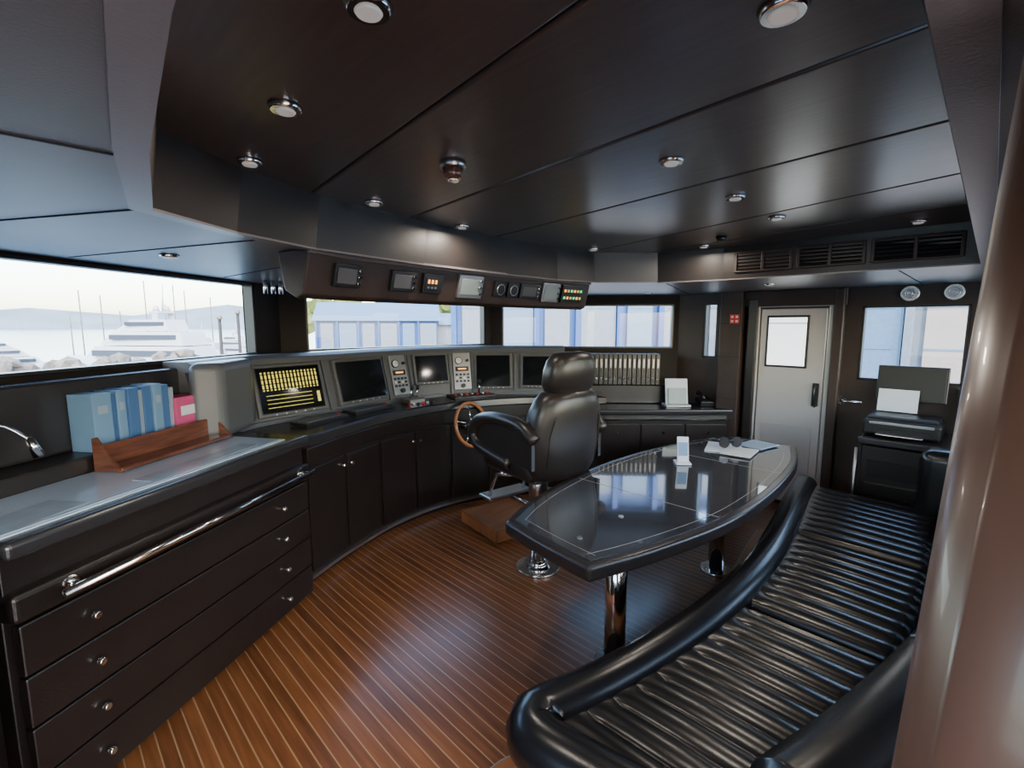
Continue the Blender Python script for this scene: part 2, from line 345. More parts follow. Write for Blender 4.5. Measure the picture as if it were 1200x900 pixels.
g=grp('side_counter'); box(g,'body',(-.46,1.42,.47),(.60,1.06,.94),M_cab,bev=.01); box(g,'top',(-.46,1.42,.965),(.64,1.10,.05),M_counter,bev=.015,seg=3)
box(g,'door_seam',(-.158,1.5,.5),(.006,.5,.7),M_cab)
g=grp('window_ledge'); Mw=M1
box(g,'ledge_body',(1.20,-.13,1.045),(1.9,.23,.075),M_cab,M=Mw,bev=.01); box(g,'ledge_back',(1.20,-.055,1.245),(1.9,.08,.325),M_counter,M=Mw,bev=.015)
box(g,'ledge_support',(1.20,-.055,.50),(1.9,.08,1.0),M_cab,M=Mw,bev=.01)
def row_books(name, M, x0, items, y, z):
    g=grp(name); x=x0
    for i,(w_,h_,m_,d_) in enumerate(items):
        box(g,'book_%d'%i,(x+w_/2,y+(.14-d_)*.5+(i%3)*.006,z+h_/2),(w_-.002,d_,h_),m_,M=M,bev=.003)
        if i%2==0: box(g,'spine_label_%d'%i,(x+w_/2,y+(.14-d_)*.5+(i%3)*.006-d_/2-.001,z+h_*.72),(w_*.5,.002,h_*.14),M_label,M=M,bev=0)
        x+=w_
    return g
row_books('shelf_books', Mw, 1.27, [(.09,.26,M_teal,.13),(.035,.255,M_blue,.12),(.045,.26,M_teal,.13),(.055,.265,M_blue,.13),(.035,.25,M_label,.12),(.045,.265,M_blue,.13),(.05,.27,M_teal,.13),(.045,.26,M_blue,.13),(.035,.24,M_label,.13)], -.170, 1.083)
g=grp('pink_box'); box(g,'carton',(1.78,-.175,1.175),(.17,.12,.18),M_pink,M=Mw,bev=.004); box(g,'label',(1.78,-.2365,1.19),(.11,.002,.05),M_paper,M=Mw,bev=0)
g=grp('wooden_book_rack'); box(g,'back_rail',(1.56,-.272,1.070),(.66,.02,.11),M_wood,M=Mw,bev=.006); box(g,'tray',(1.56,-.335,1.025),(.66,.12,.02),M_wood,M=Mw,bev=.006)
for k_,xx in enumerate([1.225,1.88]):
    mesh(g,'end_%d'%k_,[(xx,-.40,1.014),(xx,-.26,1.014),(xx,-.26,1.16),(xx,-.28,1.165),(xx,-.33,1.09),(xx+.015,-.40,1.014),(xx+.015,-.26,1.014),(xx+.015,-.26,1.16),(xx+.015,-.28,1.165),(xx+.015,-.33,1.09)],[(0,1,2,3,4),(5,6,7,8,9),(0,1,6,5),(1,2,7,6),(2,3,8,7),(3,4,9,8),(4,0,5,9)],M_wood,M=Mw,bev=.003)
g=grp('gooseneck_lamp'); tube(g,'neck',crom([(-.34,2.49,1.01),(-.32,2.52,1.17),(-.24,2.58,1.27),(-.12,2.63,1.27),(-.04,2.64,1.20)],6),.007,M_chrome); cyl(g,'head',(-.045,2.64,1.21),(-.02,2.645,1.13),.014,M_chrome,r2=.02); cyl(g,'foot',(-.34,2.49,1.006),(-.34,2.49,1.02),.03,M_chrome)

# ------------------------------------------------------------------ helm console
CP = crom([Vector(p) for p in [(1.12,2.90),(1.45,3.07),(1.96,3.26),(2.5,3.31),(3.05,3.17),(3.45,2.90),(3.78,2.53)]],8)
HP = crom([Vector(p) for p in [(.66,3.12),(1.0,3.39),(1.5,3.50),(2.0,3.63),(2.5,3.67),(2.95,3.53),(3.3,3.25),(3.62,2.90)]],8)
g=grp('helm_console')
sweep(g,'toe_kick',CP,[(.05,0),(.4,0),(.4,.08),(.05,.08)],M_groove)
sweep(g,'carcass',CP,[(.02,.07),(.42,.07),(.42,.90),(.02,.90)],M_cab)
sweep(g,'base_trim',CP,[(-.005,.05),(.05,.05),(.05,.075),(-.005,.075)],M_steel)
for i in range(8):
    a,b_ = i/8+.004,(i+1)/8-.004
    sweep(g,'door_%d'%i,sub(CP,a,b_),[(-.002,.10),(.02,.10),(.02,.76),(-.002,.76)],M_cab,bev=.004)
    q=sub(CP,(i+.1 if i%2 else i+.9)/8,1)[0]; nn=normals(sub(CP,max(0,i/8),(i+1)/8))[3]
    cyl(g,'knob_%d'%i,(q.x,q.y,.70),(q.x-nn.x*.03,q.y-nn.y*.03,.70),.014,M_chrome,n=16)
sweep(g,'edge_band',CP,[(-.012,.79),(.03,.79),(.03,.90),(-.012,.90)],M_cab,bev=.008)
sweep(g,'countertop',CP,[(-.03,.915),(-.025,.965),(-.01,.975),(.40,.975),(.40,.90),(-.01,.90)],M_counter)
prism(g,'countertop_infill',[(.98,2.96),(1.2,2.95),(1.9,3.30),(1.6,3.58),(1.0,3.44),(.74,3.22)],.93,.974,M_counter)
sweep(g,'instrument_face',HP,[(0,.96),(.11,1.385),(.18,1.385),(.18,.96)],M_face)
sweep(g,'hood',HP,[(.04,1.38),(.055,1.42),(.10,1.44),(.24,1.44),(.24,1.36),(.12,1.375)],M_grey,smooth=False,bev=.006)
sweep(g,'lower_lip',HP,[(-.02,.975),(-.015,1.0),(.012,1.0),(.01,.975)],M_grey)
prism(g,'cheek',[(.58,3.08),(.74,3.05),(.95,3.27),(1.01,3.40),(.92,3.46),(.62,3.20)],1.0,1.435,M_grey,bev=.045,seg=6)
def pframe(X, z):
    fr=fracX(HP,X); q=sub(HP,max(0,fr-.01),min(1,fr+.01)); a,b_=q[0],q[-1]; t=(b_-a).normalized(); c=(a+b_)/2; nn=Vector((-t.y,t.x)); k=(z-.96)/.425*.11
    o=(c.x+nn.x*k,c.y+nn.y*k,z); return frame(o,(t.x,t.y,0),Vector((nn.x*.11,nn.y*.11,.425)).normalized())
for k,X in enumerate([1.58,2.17,2.42,2.80,2.99,3.30]):
    f_=fracX(HP,X); sweep(g,'divider_%d'%k,sub(HP,f_-.004,f_+.004),[(-.012,.99),(.098,1.39),(.12,1.39),(.02,.99)],M_grey)
def screen(name, X, w_, h_, z=1.19, lit=None):
    g=grp(name); M=pframe(X,z)
    box(g,'bezel',(0,-.022,0),(w_+.05,.045,h_+.05),M_face,M=M,bev=.008); box(g,'inner_bezel',(0,-.046,0),(w_+.01,.006,h_+.01),M_dark,M=M,bev=.002)
    box(g,'glass',(0,-.050,0),(w_,.004,h_),M_screen,M=M,bev=.001)
    if lit:
        n_=16
        for i in range(n_): box(g,'bar_%d'%i,(-w_*.43+i*w_*.86/(n_-1),-.0525,h_*.20),(w_*.028,.001,h_*.42),M_eyel,M=M,bev=0)
        for r in range(4): box(g,'scale_%d'%r,(0,-.0535,h_*(.36-.11*r)),(w_*.92,.001,h_*.02),M_screen,M=M,bev=0)
        for r in range(4): box(g,'row_%d'%r,(-w_*.05,-.0525,-h_*(.12+.09*r)),(w_*.72,.001,h_*.012),M_eyel,M=M,bev=0)
        box(g,'side_readout',(w_*.42,-.0525,-h_*.25),(w_*.05,.001,h_*.25),M_eyel,M=M,bev=0)
    for i in range(5): cyl(g,'button_%d'%i,(-w_*.3+i*w_*.15,-.044,-h_/2-.014),(-w_*.3+i*w_*.15,-.050,-h_/2-.014),.005,M_steel,M=M,n=10)
    return g
screen('sonar_display',1.27,.46,.31,lit=True)
screen('radar_display',1.89,.46,.31)
screen('chart_plotter_display',2.61,.30,.24,1.23)
screen('radar_display',3.14,.32,.30)
screen('chart_plotter_display',3.44,.26,.28)
def cluster(name, X):
    g=grp(name); M=pframe(X,1.2)
    box(g,'plate',(0,-.010,0),(.17,.02,.36),M_keyp,M=M,bev=.004)
    cyl(g,'bezel',(-.03,-.015,.10),(-.03,-.03,.10),.036,M_dark,M=M); cyl(g,'dial',(-.03,-.03,.10),(-.03,-.033,.10),.029,M_white,M=M); box(g,'needle',(-.025,-.0345,.105),(.03,.001,.003),M_red,M=M,bev=0,rot=(0,.8,0))
    box(g,'readout',(0,-.022,.02),(.13,.006,.045),M_dark,M=M); box(g,'readout_digits',(0,-.026,.02),(.08,.001,.014),M_eor,M=M,bev=0)
    for i in range(4):
        for j in range(3): box(g,'key_%d%d'%(i,j),(-.055+.037*i,-.022,-.035-.032*j),(.024,.008,.02),[M_dark,M_white,M_dark,M_dark][(i*2+j)%4],M=M,bev=.002)
    cyl(g,'selector',(0,-.02,-.145),(0,-.045,-.145),.02,M_dark,M=M)
    cyl(g,'selector_small',(.055,-.02,.10),(.055,-.04,.10),.014,M_dark,M=M)
cluster('control_panel',2.295); cluster('control_panel',2.895)
def cframe(fr, off, z=.975):
    q=sub(CP,max(0,fr-.01),min(1,fr+.01)); t=(q[-1]-q[0]).normalized(); c=(q[0]+q[-1])/2; nn=Vector((-t.y,t.x)); return frame((c.x+nn.x*off,c.y+nn.y*off,z),(t.x,t.y,0))
def keyboard(name, fr, off, w_=.40, d_=.15):
    g=grp(name); M=cframe(fr,off); box(g,'body',(0,0,.014),(w_,d_,.022),M_dark,M=M,rot=(.06,0,0))
    for r in range(4):
        box(g,'key_row_%d'%r,(-.02,-d_*.33+r*d_*.22,.029),(w_*.85,d_*.16,.006),M_face,M=M,bev=.001,rot=(.06,0,0))
    cyl(g,'trackball',(w_*.43,0,.02),(w_*.43,0,.036),.018,M_red,M=M)
keyboard('keyboard',.13,.22); keyboard('keyboard',.28,.20)
g=grp('throttle_lever'); M=cframe(.42,.20); box(g,'base',(0,0,.02),(.16,.14,.04),M_steel,M=M,bev=.01)
for i,x in enumerate([-.03,.03]): cyl(g,'lever_%d'%i,(x,0,.03),(x,-.03,.13),.007,M_chrome,M=M); cyl(g,'knob_%d'%i,(x,-.03,.12),(x,-.04,.16),.016,M_dark,M=M)
for i in range(6): cyl(g,'switch_%d'%i,(-.12+.048*i,-.11,0),(-.12+.048*i,-.11,.016),.012,[M_red,M_white,M_dark][i%3],M=M,n=14)
g=grp('joystick_panel'); M=cframe(.60,.2); box(g,'base',(0,0,.01),(.42,.22,.02),M_dark,M=M)
for i in range(7): cyl(g,'switch_%d'%i,(-.17+.055*i,-.03,.02),(-.17+.055*i,-.03,.036),.012,M_chrome if i%2 else M_red,M=M,n=14)
cyl(g,'stick',(.1,.05,.02),(.1,.04,.12),.009,M_chrome,M=M); cyl(g,'stick_head',(.1,.04,.11),(.1,.04,.15),.02,M_dark,M=M)
g=grp('steering_wheel'); c=Vector((2.66,3.16,.78)); Mw_=Matrix.Translation(c)@Matrix.Rotation(.12,4,'Z')@Matrix.Rotation(-.25,4,'X')
tube(g,'rim',[(.19*math.cos(t),0,.19*math.sin(t)) for t in [2*math.pi*i/40 for i in range(40)]],.015,M_rim,True,Mw_)
for i in range(5):
    t=2*math.pi*i/5+.3; cyl(g,'spoke_%d'%i,(0,0,0),(.18*math.cos(t),0,.18*math.sin(t)),.008,M_chrome,M=Mw_,n=12)
cyl(g,'hub',(0,-.02,0),(0,.03,0),.04,M_chrome,M=Mw_); cyl(g,'shaft',(0,.02,0),(0,.12,0),.025,M_chrome,M=Mw_)

# ------------------------------------------------------------------ starboard counter
g=grp('starboard_counter')
SP=[Vector((3.74,2.60)),Vector((4.62,1.70))]
sweep(g,'toe_kick',SP,[(.05,0),(.7,0),(.7,.08),(.05,.08)],M_groove)
sweep(g,'carcass',SP,[(.02,.07),(.60,.07),(.60,.80),(.02,.80)],M_cab)
for i in range(3):
    sweep(g,'door_%d'%i,sub(SP,i/3+.01,(i+1)/3-.01),[(0,.10),(.02,.10),(.02,.70),(0,.70)],M_cab,bev=.004)
    q=sub(SP,(i+.5)/3,1)[0]; cyl(g,'knob_%d'%i,(q.x,q.y,.63),(q.x-.025,q.y-.025,.63),.014,M_chrome,n=16)
sweep(g,'grab_rail_fillet',SP,[(-.03,.745),(-.012,.745),(-.012,.763),(-.03,.763)],M_chrome)
prism(g,'countertop',[(3.66,2.62),(3.72,2.56),(4.64,1.66),(4.76,1.86),(4.76,2.28),(3.9,3.25),(3.5,3.05)],.80,.85,M_counter,bev=.014,seg=3)
prism(g,'shelf_box',[(3.90,2.95),(4.50,2.28),(4.68,2.30),(3.98,3.12)],.85,1.04,M_cab,bev=.01)
M=frame((3.86,2.98,0),(.66,-.75,0)); g=grp('ring_binders')
for i in range(19):
    x=i*.047; box(g,'binder_%d'%i,(x,.10,1.20),(.042,.20,.31),M_dark,M=M,bev=.004); cyl(g,'ring_%d'%i,(x,-.003,1.11),(x,-.008,1.11),.011,M_chrome,M=M,n=14); box(g,'label_%d'%i,(x,-.004,1.26),(.016,.003,.09),M_keyp,M=M,bev=0)
g=grp('document_holder'); M=frame((4.44,2.14,.85),(.7,-.7,0)); box(g,'back',(0,.03,.14),(.22,.012,.26),M_paper,M=M,rot=(-.2,0,0)); box(g,'base',(0,.02,.011),(.24,.16,.018),M_white,M=M); box(g,'leaflets',(0,.0,.10),(.18,.012,.16),M_lcd,M=M,rot=(-.2,0,0))
g=grp('desk_telephone'); M=frame((4.66,1.96,.853),(.7,-.7,0)); box(g,'body',(0,0,.04),(.13,.16,.05),M_dark,M=M,rot=(.2,0,0)); tube(g,'handset',[(-.04,-.08,.08),(-.04,-.06,.105),(-.04,.06,.13),(-.04,.08,.10)],.017,M_dark,M=M)
# ------------------------------------------------------------------ overhead console
OP = crom([Vector(p) for p in [(.80,1.925),(1.1,2.015),(1.5,2.065),(2.03,2.09),(2.45,2.09),(2.84,2.05)]],8)
g=grp('overhead_instrument_console')
sweep(g,'housing',OP,[(0,1.948),(.05,1.77),(.09,1.755),(.16,1.79),(.19,1.948)],M_wall,bev=.006)
sweep(g,'lip',OP,[(-.01,1.93),(.0,1.947),(.02,1.947),(.012,1.93)],M_trim)
def oframe(fr,z=1.862):
    q=sub(OP,max(0,fr-.01),min(1,fr+.01)); t=(q[-1]-q[0]).normalized(); c=(q[0]+q[-1])/2; nn=Vector((-t.y,t.x)); k=(1.948-z)/.18*.05
    return frame((c.x+nn.x*k,c.y+nn.y*k,z),(t.x,t.y,0),Vector((-nn.x*.05,-nn.y*.05,.18)))
def oinst(name, fr, w_, h_, body, face, extra=None):
    g=grp(name); M=oframe(fr); box(g,'case',(0,-.010,0),(w_,.02,h_),body,M=M,bev=.004); box(g,'face',(-w_*.06,-.021,0),(w_*.70,.003,h_*.66),face,M=M,bev=.001)
    if extra=='btn':
        for i in range(6):
            for j in range(2): box(g,'button_%d%d'%(i,j),(-w_*.38+i*w_*.15,-.023,-h_*.22+j*h_*.40),(w_*.08,.005,h_*.14),[M_egr,M_eor,M_eyel][(i+j)%3],M=M,bev=.001)
    if extra=='knob':
        for i in range(3): cyl(g,'knob_%d'%i,(w_*.38,-.018,h_*(-.28+.28*i)),(w_*.38,-.03,h_*(-.28+.28*i)),.007,M_chrome,M=M,n=12)
    if extra=='digits':
        for i in range(3): box(g,'digit_%d'%i,(-w_*.25+i*w_*.18,-.0235,.012),(w_*.10,.001,h_*.2),M_eor,M=M,bev=0); box(g,'key_%d'%i,(-w_*.25+i*w_*.18,-.0235,-.018),(w_*.10,.003,h_*.1),M_steel,M=M,bev=0)
    if extra=='gauge':
        cyl(g,'gauge',(0,-.018,0),(0,-.026,0),h_*.36,M_steel,M=M); cyl(g,'dial',(0,-.026,0),(0,-.027,0),h_*.31,M_dark,M=M)
oinst('vhf_radio',.10,.15,.10,M_dark,M_face,'knob')
oinst('speed_repeater',.255,.15,.10,M_dark,M_face,'knob'); oinst('depth_sounder_display',.345,.13,.10,M_dark,M_dark,'digits')
oinst('autopilot_display',.475,.18,.13,M_keyp,M_lcd,'knob')
oinst('wind_indicator',.59,.09,.09,M_dark,M_dark,'gauge'); oinst('rudder_angle_indicator',.645,.09,.09,M_dark,M_dark,'gauge')
oinst('navtex_receiver',.72,.18,.09,M_dark,M_face,'knob')
oinst('echo_sounder_display',.815,.16,.125,M_keyp,M_lcd,'knob')
oinst('alarm_panel',.915,.20,.12,M_dark,M_dark,'btn')
g=grp('microphone_clips'); 
for i in range(3): cyl(g,'clip_%d'%i,(1.16+.05*i,3.55,SOF),(1.16+.05*i,3.55,SOF-.09),.014,M_chrome,n=12)

# ------------------------------------------------------------------ helm chair
g=grp('helm_chair'); CM=Matrix.Translation((2.31,2.06,0))@Matrix.Rotation(math.radians(-8),4,'Z')
cyl(g,'floor_flange',(0,0,0),(0,0,.018),.15,M_chrome,M=CM,n=40,bev=.004); cyl(g,'flange_cone',(0,0,.018),(0,0,.07),.085,M_chrome,r2=.055,M=CM,n=32)
cyl(g,'column',(0,0,.06),(0,0,.52),.048,M_chrome,M=CM,n=32); cyl(g,'sleeve',(0,0,.50),(0,0,.66),.065,M_steel,M=CM,n=32)
box(g,'seat_plate',(0,0,.675),(.34,.34,.03),M_steel,M=CM)
for i,x in enumerate([-.15,.15]): tube(g,'footrest_arm_%d'%i,[(x,.10,.66),(x,.27,.62),(x,.34,.50),(x,.36,.42)],.013,M_chrome,M=CM)
box(g,'footrest',(0,.37,.43),(.38,.15,.022),M_steel,M=CM,bev=.008)
cyl(g,'stay',(0,.04,.42),(0,.33,.42),.012,M_chrome,M=CM)
cushion(g,'seat',(0,.03,.765),(.54,.52,.15),M_chairl,.06,M=CM); cushion(g,'seat_pad',(0,.05,.84),(.42,.46,.07),M_chairl,.03,M=CM)
def loft(g,name,secs,mt,M):
    n=len(secs[0]); vs=[v for s in secs for v in s]; fs=[]
    for i in range(len(secs)-1):
        for k in range(n): fs.append((i*n+k,i*n+(k+1)%n,(i+1)*n+(k+1)%n,(i+1)*n+k))
    fs+=[tuple(range(n)),tuple(range((len(secs)-1)*n,len(secs)*n))]
    return mesh(g,name,vs,fs,mt,True,M)
def sell(cx,cy,cz,hw,hd,tilt=0,e=3.2,n=32,curve=0):
    out=[]
    for i in range(n):
        t=2*math.pi*i/n; c,s=math.cos(t),math.sin(t)
        x=hw*math.copysign(abs(c)**(2/e),c); y=hd*math.copysign(abs(s)**(2/e),s)+curve*(x/hw)**2
        out.append((cx+x,cy+y,cz+y*tilt))
    return out
LN=.13
bs=[(.70,.16,.04),(.72,.23,.075),(.80,.266,.095),(.95,.280,.095),(1.05,.276,.09),(1.14,.262,.085),(1.21,.23,.075),(1.25,.19,.058),(1.265,.11,.02)]
loft(g,'backrest',[sell(0,-.24-(z-.72)*LN,z,hw,hd,curve=.05,e=3.6) for z,hw,hd in bs],M_chairl,CM)
loft(g,'backrest_pad',[sell(0,-.20-(z-.72)*LN+.03,z,hw*.66,hd*.8,curve=.02) for z,hw,hd in bs],M_chairl,CM)
def backy(xx,zz,hw=.276,hd=.094,e=3.6): return -.24-(zz-.72)*LN+.05*(xx/hw)**2-hd*max(0,(1-abs(xx/hw)**e))**(1/e)-.001
for s_ in (-1,1):
    tube(g,'back_seam_%d'%(s_+1),[(s_*(.20-.04*max(0,(z-1.0)/.2)),backy(s_*(.20-.04*max(0,(z-1.0)/.2)),z),z) for z in [.80+.02*k for k in range(17)]],.0025,M_black,M=CM,n=6)
hs=[(1.235,.12,.03),(1.25,.165,.06),(1.30,.188,.075),(1.38,.185,.077),(1.44,.168,.068),(1.48,.135,.05),(1.49,.07,.02)]
loft(g,'headrest',[sell(0,-.225-(z-.72)*LN,z,hw,hd,curve=.03) for z,hw,hd in hs],M_chairl,CM)
for s_ in (-1,1):
    x=.30*s_
    ap=crom([(x*.95,-.30,.98),(x,-.20,1.05),(x*1.02,-.05,1.07),(x*1.02,.12,1.06),(x*1.02,.26,1.02),(x*1.0,.33,.93),(x*.98,.27,.85),(x*.95,.10,.81),(x*.92,-.05,.79)],5)
    tube(g,'armrest_%d'%(s_+1),ap,.038,M_chairl,M=CM)
    mesh(g,'arm_panel_%d'%(s_+1),[(x*.93+dx,y,z) for dx in (-.012,.012) for y,z in [(-.28,.80),(.10,.82),(.27,.87),(.30,.95),(.24,1.02),(.10,1.05),(-.18,1.04),(-.28,.98)]],[tuple(range(8)),tuple(range(8,16))]+[(i,(i+1)%8,8+(i+1)%8,8+i) for i in range(8)],M_chairl,M=CM)
g=grp('teak_helm_step'); box(g,'step',(2.62,2.72,.055),(.50,.52,.09),M_teakp,rot=(0,0,-.15),bev=.008); box(g,'nosing',(2.62,2.72,.104),(.50,.52,.008),M_teakp,rot=(0,0,-.15),bev=.002)

# ------------------------------------------------------------------ table
g=grp('dining_table')
TO=[(1.44,1.02),(1.47,1.30),(1.52,1.57),(1.75,1.66),(2.1,1.74),(2.6,1.79),(3.1,1.77),(3.62,1.68),(4.03,1.55),(4.12,1.30),(4.08,.99),(3.6,.86),(3.07,.80),(2.6,.79),(2.2,.82),(1.75,.92)]
def tabout(inset):
    P=[Vector(p) for p in TO]
    sides=[P[2:9],P[8:11],P[10:]+[P[0]],P[0:3]]; out=[]
    for s in sides:
        q=crom(s,6); out+=q[:-1]
    out=[tuple(v) for v in out]
    return scale_in(out, inset) if inset else out
area_=sum(TO[i-1][0]*TO[i][1]-TO[i][0]*TO[i-1][1] for i in range(len(TO)))
sg = 1 if area_>0 else -1
prism(g,'apron',tabout(.05*sg),.635,.66,M_cab)
prism(g,'top_edge',tabout(0),.65,.718,M_tableedge,bev=.018,seg=4)
prism(g,'glass_top',tabout(.045*sg),.714,.722,M_tabletop,bev=.002)
il=tabout(.09*sg); tube(g,'inlay_border',[(x,y,.7216) for x,y in il],.0014,M_inlay,True,n=6)
for i,x in enumerate([2.28,3.25]): box(g,'leaf_seam_%d'%i,(x,1.28,.7222),(.004,.84,.001),M_inlay,bev=0)
for i,x in enumerate([1.62,1.95,3.8]): cyl(g,'cup_button_%d'%i,(x,1.2,.722),(x,1.2,.726),.013,M_steel)
for i,(x,y) in enumerate([(1.86,1.16),(3.12,1.18)]):
    cyl(g,'leg_%d'%i,(x,y,.02),(x,y,.65),.05,M_chrome,n=36); cyl(g,'leg_foot_%d'%i,(x,y,0),(x,y,.025),.10,M_chrome,n=36,bev=.004)
g=grp('magazines'); box(g,'magazine_a',(3.62,1.36,.727),(.30,.24,.008),M_paper,rot=(0,0,.3),bev=.001); box(g,'magazine_b',(3.86,1.20,.735),(.26,.20,.008),M_label,rot=(0,0,-.2),bev=.001); box(g,'magazine_c',(3.55,1.22,.7355),(.26,.2,.008),M_white,rot=(0,0,.1),bev=.001)
g=grp('sunglasses'); M=Matrix.Translation((3.60,1.30,.781))@Matrix.Rotation(-.6,4,'Z')
for s_ in (-1,1): cyl(g,'lens_%d'%(s_+1),(.05*s_,0,0),(.05*s_,.018,.0),.040,M_dark,M=M); tube(g,'temple_%d'%(s_+1),[(.09*s_,.0,.01),(.09*s_,.08,.012),(.08*s_,.15,-.01)],.009,M_dark,M=M)
tube(g,'bridge',[(-.02,0,.01),(0,0,.015),(.02,0,.01)],.008,M_dark,M=M)
g=grp('table_sign_stand'); M=Matrix.Translation((3.02,1.40,.7235))@Matrix.Rotation(-.9,4,'Z')
box(g,'foot',(0,0,.006),(.10,.10,.012),M_paper,M=M); box(g,'card',(0,0,.095),(.075,.012,.17),M_paper,M=M,rot=(-.2,0,0)); box(g,'print',(0,-.008,.10),(.06,.002,.09),M_teal,M=M,rot=(-.2,0,0),bev=0); box(g,'brace',(0,.03,.05),(.05,.008,.10),M_paper,M=M,rot=(.5,0,0))

# ------------------------------------------------------------------ sofa
FP = crom([Vector(p) for p in [(.98,.90),(1.3,.81),(1.7,.74),(2.1,.71),(2.6,.72),(3.2,.79),(3.7,.86),(4.05,.90)]],12)
BP = crom([Vector(p) for p in [(1.0,.35),(1.3,.265),(1.75,.17),(2.2,.11),(2.7,.085),(3.2,.09),(3.6,.11),(4.0,.13)]],12)
g=grp('bench_sofa')
def resamp(path,n): 
    return [sub(path,i/n,1)[0] if i<n else path[-1] for i in range(n+1)]
nS=960; nW=20
fa=resamp(FP,nS); ba=resamp(BP,nS)
cb=[0,.36,.67,1.0]
for ci in range(3):
    i0=int(cb[ci]*nS)+(3 if ci else 0); i1=int(cb[ci+1]*nS)-(3 if ci<2 else 0); nr=[10,9,9][ci]; vs=[]; fs=[]; m=i1-i0
    for i in range(i0,i1+1):
        u=(i-i0)/m; eu=min(1,min(u,1-u)*1.05/.04); eu=math.sqrt(max(0,1-(1-eu)**2))
        v=(u-.03)/.94; rr=abs(math.sin(math.pi*nr*v))**.5 if 0<v<1 else 1
        for j in range(nW+1):
            t=j/nW; p=fa[i].lerp(ba[i],t); e=min(t,1-t); edge=min(1,e/.09); edge=math.sqrt(max(0,1-(1-edge)**2))
            k=min(1,max(0,(t-.14)/.03))*min(1,max(0,(.96-t)/.03)); r_=1-(1-rr)*k
            z=.375+.07*min(edge,eu)+.022*r_*min(edge,eu)+.010*math.sin(math.pi*u)*math.sin(math.pi*t)
            vs.append((p.x,p.y,z))
    for i in range(m):
        for j in range(nW):
            a=i*(nW+1)+j; fs.append((a,a+1,a+nW+2,a+nW+1))
    mesh(g,'seat_cushion_%d'%ci,vs,fs,M_black,True)
prism(g,'base',[tuple(p) for p in FP[::6]]+[tuple(p) for p in BP[::-6]],.08,.385,M_groove)
prism(g,'plinth',[tuple(p) for p in offs(FP,-.07)[::6]]+[tuple(p) for p in BP[::-6]],.0,.09,M_groove)
endp=[Vector((1.045,.30,.43)),Vector((.985,.56,.43)),Vector((.945,.80,.43)),Vector((.965,.885,.43))]
full=crom(endp,6)[:-1]+[Vector((p.x,p.y+.005,.43)) for p in FP[1:]]
def ovaltube(g,name,pts,rx,rz,mt,n=20):
    vs=[];N=len(pts)
    for i,p in enumerate(pts):
        a=pts[max(0,i-1)];c=pts[min(N-1,i+1)];d=(c-a).normalized();nn=Vector((-d.y,d.x,0)).normalized()
        for k in range(n):
            t=2*math.pi*k/n; vs.append(p+nn*rx*math.cos(t)+Vector((0,0,rz*math.sin(t))))
    fs=[(i*n+k,i*n+(k+1)%n,(i+1)*n+(k+1)%n,(i+1)*n+k) for i in range(N-1) for k in range(n)]+[tuple(range(n)),tuple(range((N-1)*n,N*n))]
    return mesh(g,name,vs,fs,mt,True)
ovaltube(g,'front_roll',full,.085,.088,M_black)
sweep(g,'front_apron',[Vector((p.x,p.y)) for p in full],[(.035,.08),(.045,.42),(.0,.42),(-.02,.08)],M_cab)
prof=[(.02,.40),(-.01,.46),(-.035,.58),(-.055,.69),(-.08,.755),(-.12,.785),(-.17,.795),(-.23,.785),(-.26,.74),(-.27,.40)]
for k in range(4):
    sweep(g,'back_cushion_%d'%k,sub(BP,k/4+.003,(k+1)/4-.003),prof,M_black,smooth=True)
sweep(g,'back_board',BP,[(-.03,.40),(-.09,.73),(-.25,.73),(-.25,.05),(-.03,.05)],M_groove)
cushion(g,'far_arm',(4.00,.05,.62),(.24,.42,.50),M_black,.07)
g=grp('floor_margin_board')
sweep(g,'margin',[Vector((p.x,p.y)) for p in full],[(.16,.001),(.16,.006),(.30,.006),(.30,.001)],M_teakp)
sweep(g,'edge_line',[Vector((p.x,p.y)) for p in full],[(.30,.001),(.30,.0065),(.306,.0065),(.306,.001)],M_inlay)

# ------------------------------------------------------------------ corner desk & equipment
g=grp('corner_desk')
box(g,'carcass',(4.48,.14,.42),(.56,.92,.72),M_cab); box(g,'plinth',(4.50,.14,.04),(.50,.88,.08),M_groove)
box(g,'top',(4.47,.14,.82),(.60,.98,.05),M_counter,bev=.012,seg=3)
box(g,'open_niche',(4.195,.33,.62),(.02,.46,.12),M_groove,bev=0)
for i,z in enumerate([.20,.42]): box(g,'drawer_%d'%i,(4.19,.33,z),(.02,.48,.20),M_cab); cyl(g,'knob_%d'%i,(4.18,.33,z),(4.155,.33,z),.014,M_chrome,n=14)
box(g,'side_panel',(4.48,.61,.42),(.54,.02,.74),M_cab); tube(g,'side_rail',[(4.18,.63,.12),(4.18,.63,.76)],.010,M_steel)
g=grp('printer'); box(g,'body',(4.44,.40,.91),(.34,.44,.11),M_dark,bev=.02,seg=4); box(g,'lid',(4.46,.40,.975),(.28,.40,.03),M_dark,bev=.01); box(g,'output_slot',(4.265,.40,.89),(.01,.32,.035),M_groove,bev=0); box(g,'tray',(4.23,.40,.875),(.10,.26,.008),M_steel); box(g,'control_strip',(4.268,.40,.945),(.006,.36,.018),M_steel,bev=.002)
g=grp('desktop_monitor'); box(g,'screen',(4.70,.40,1.20),(.03,.42,.27),M_dark,bev=.006,rot=(0,.08,0)); box(g,'glass',(4.682,.40,1.20),(.004,.39,.24),M_dark,bev=.001,rot=(0,.08,0)); box(g,'neck',(4.70,.40,.98),(.03,.06,.25),M_dark)
g=grp('notice_sheet'); box(g,'paper',(4.57,.46,1.08),(.003,.24,.17),M_paper,rot=(0,.25,0),bev=0)
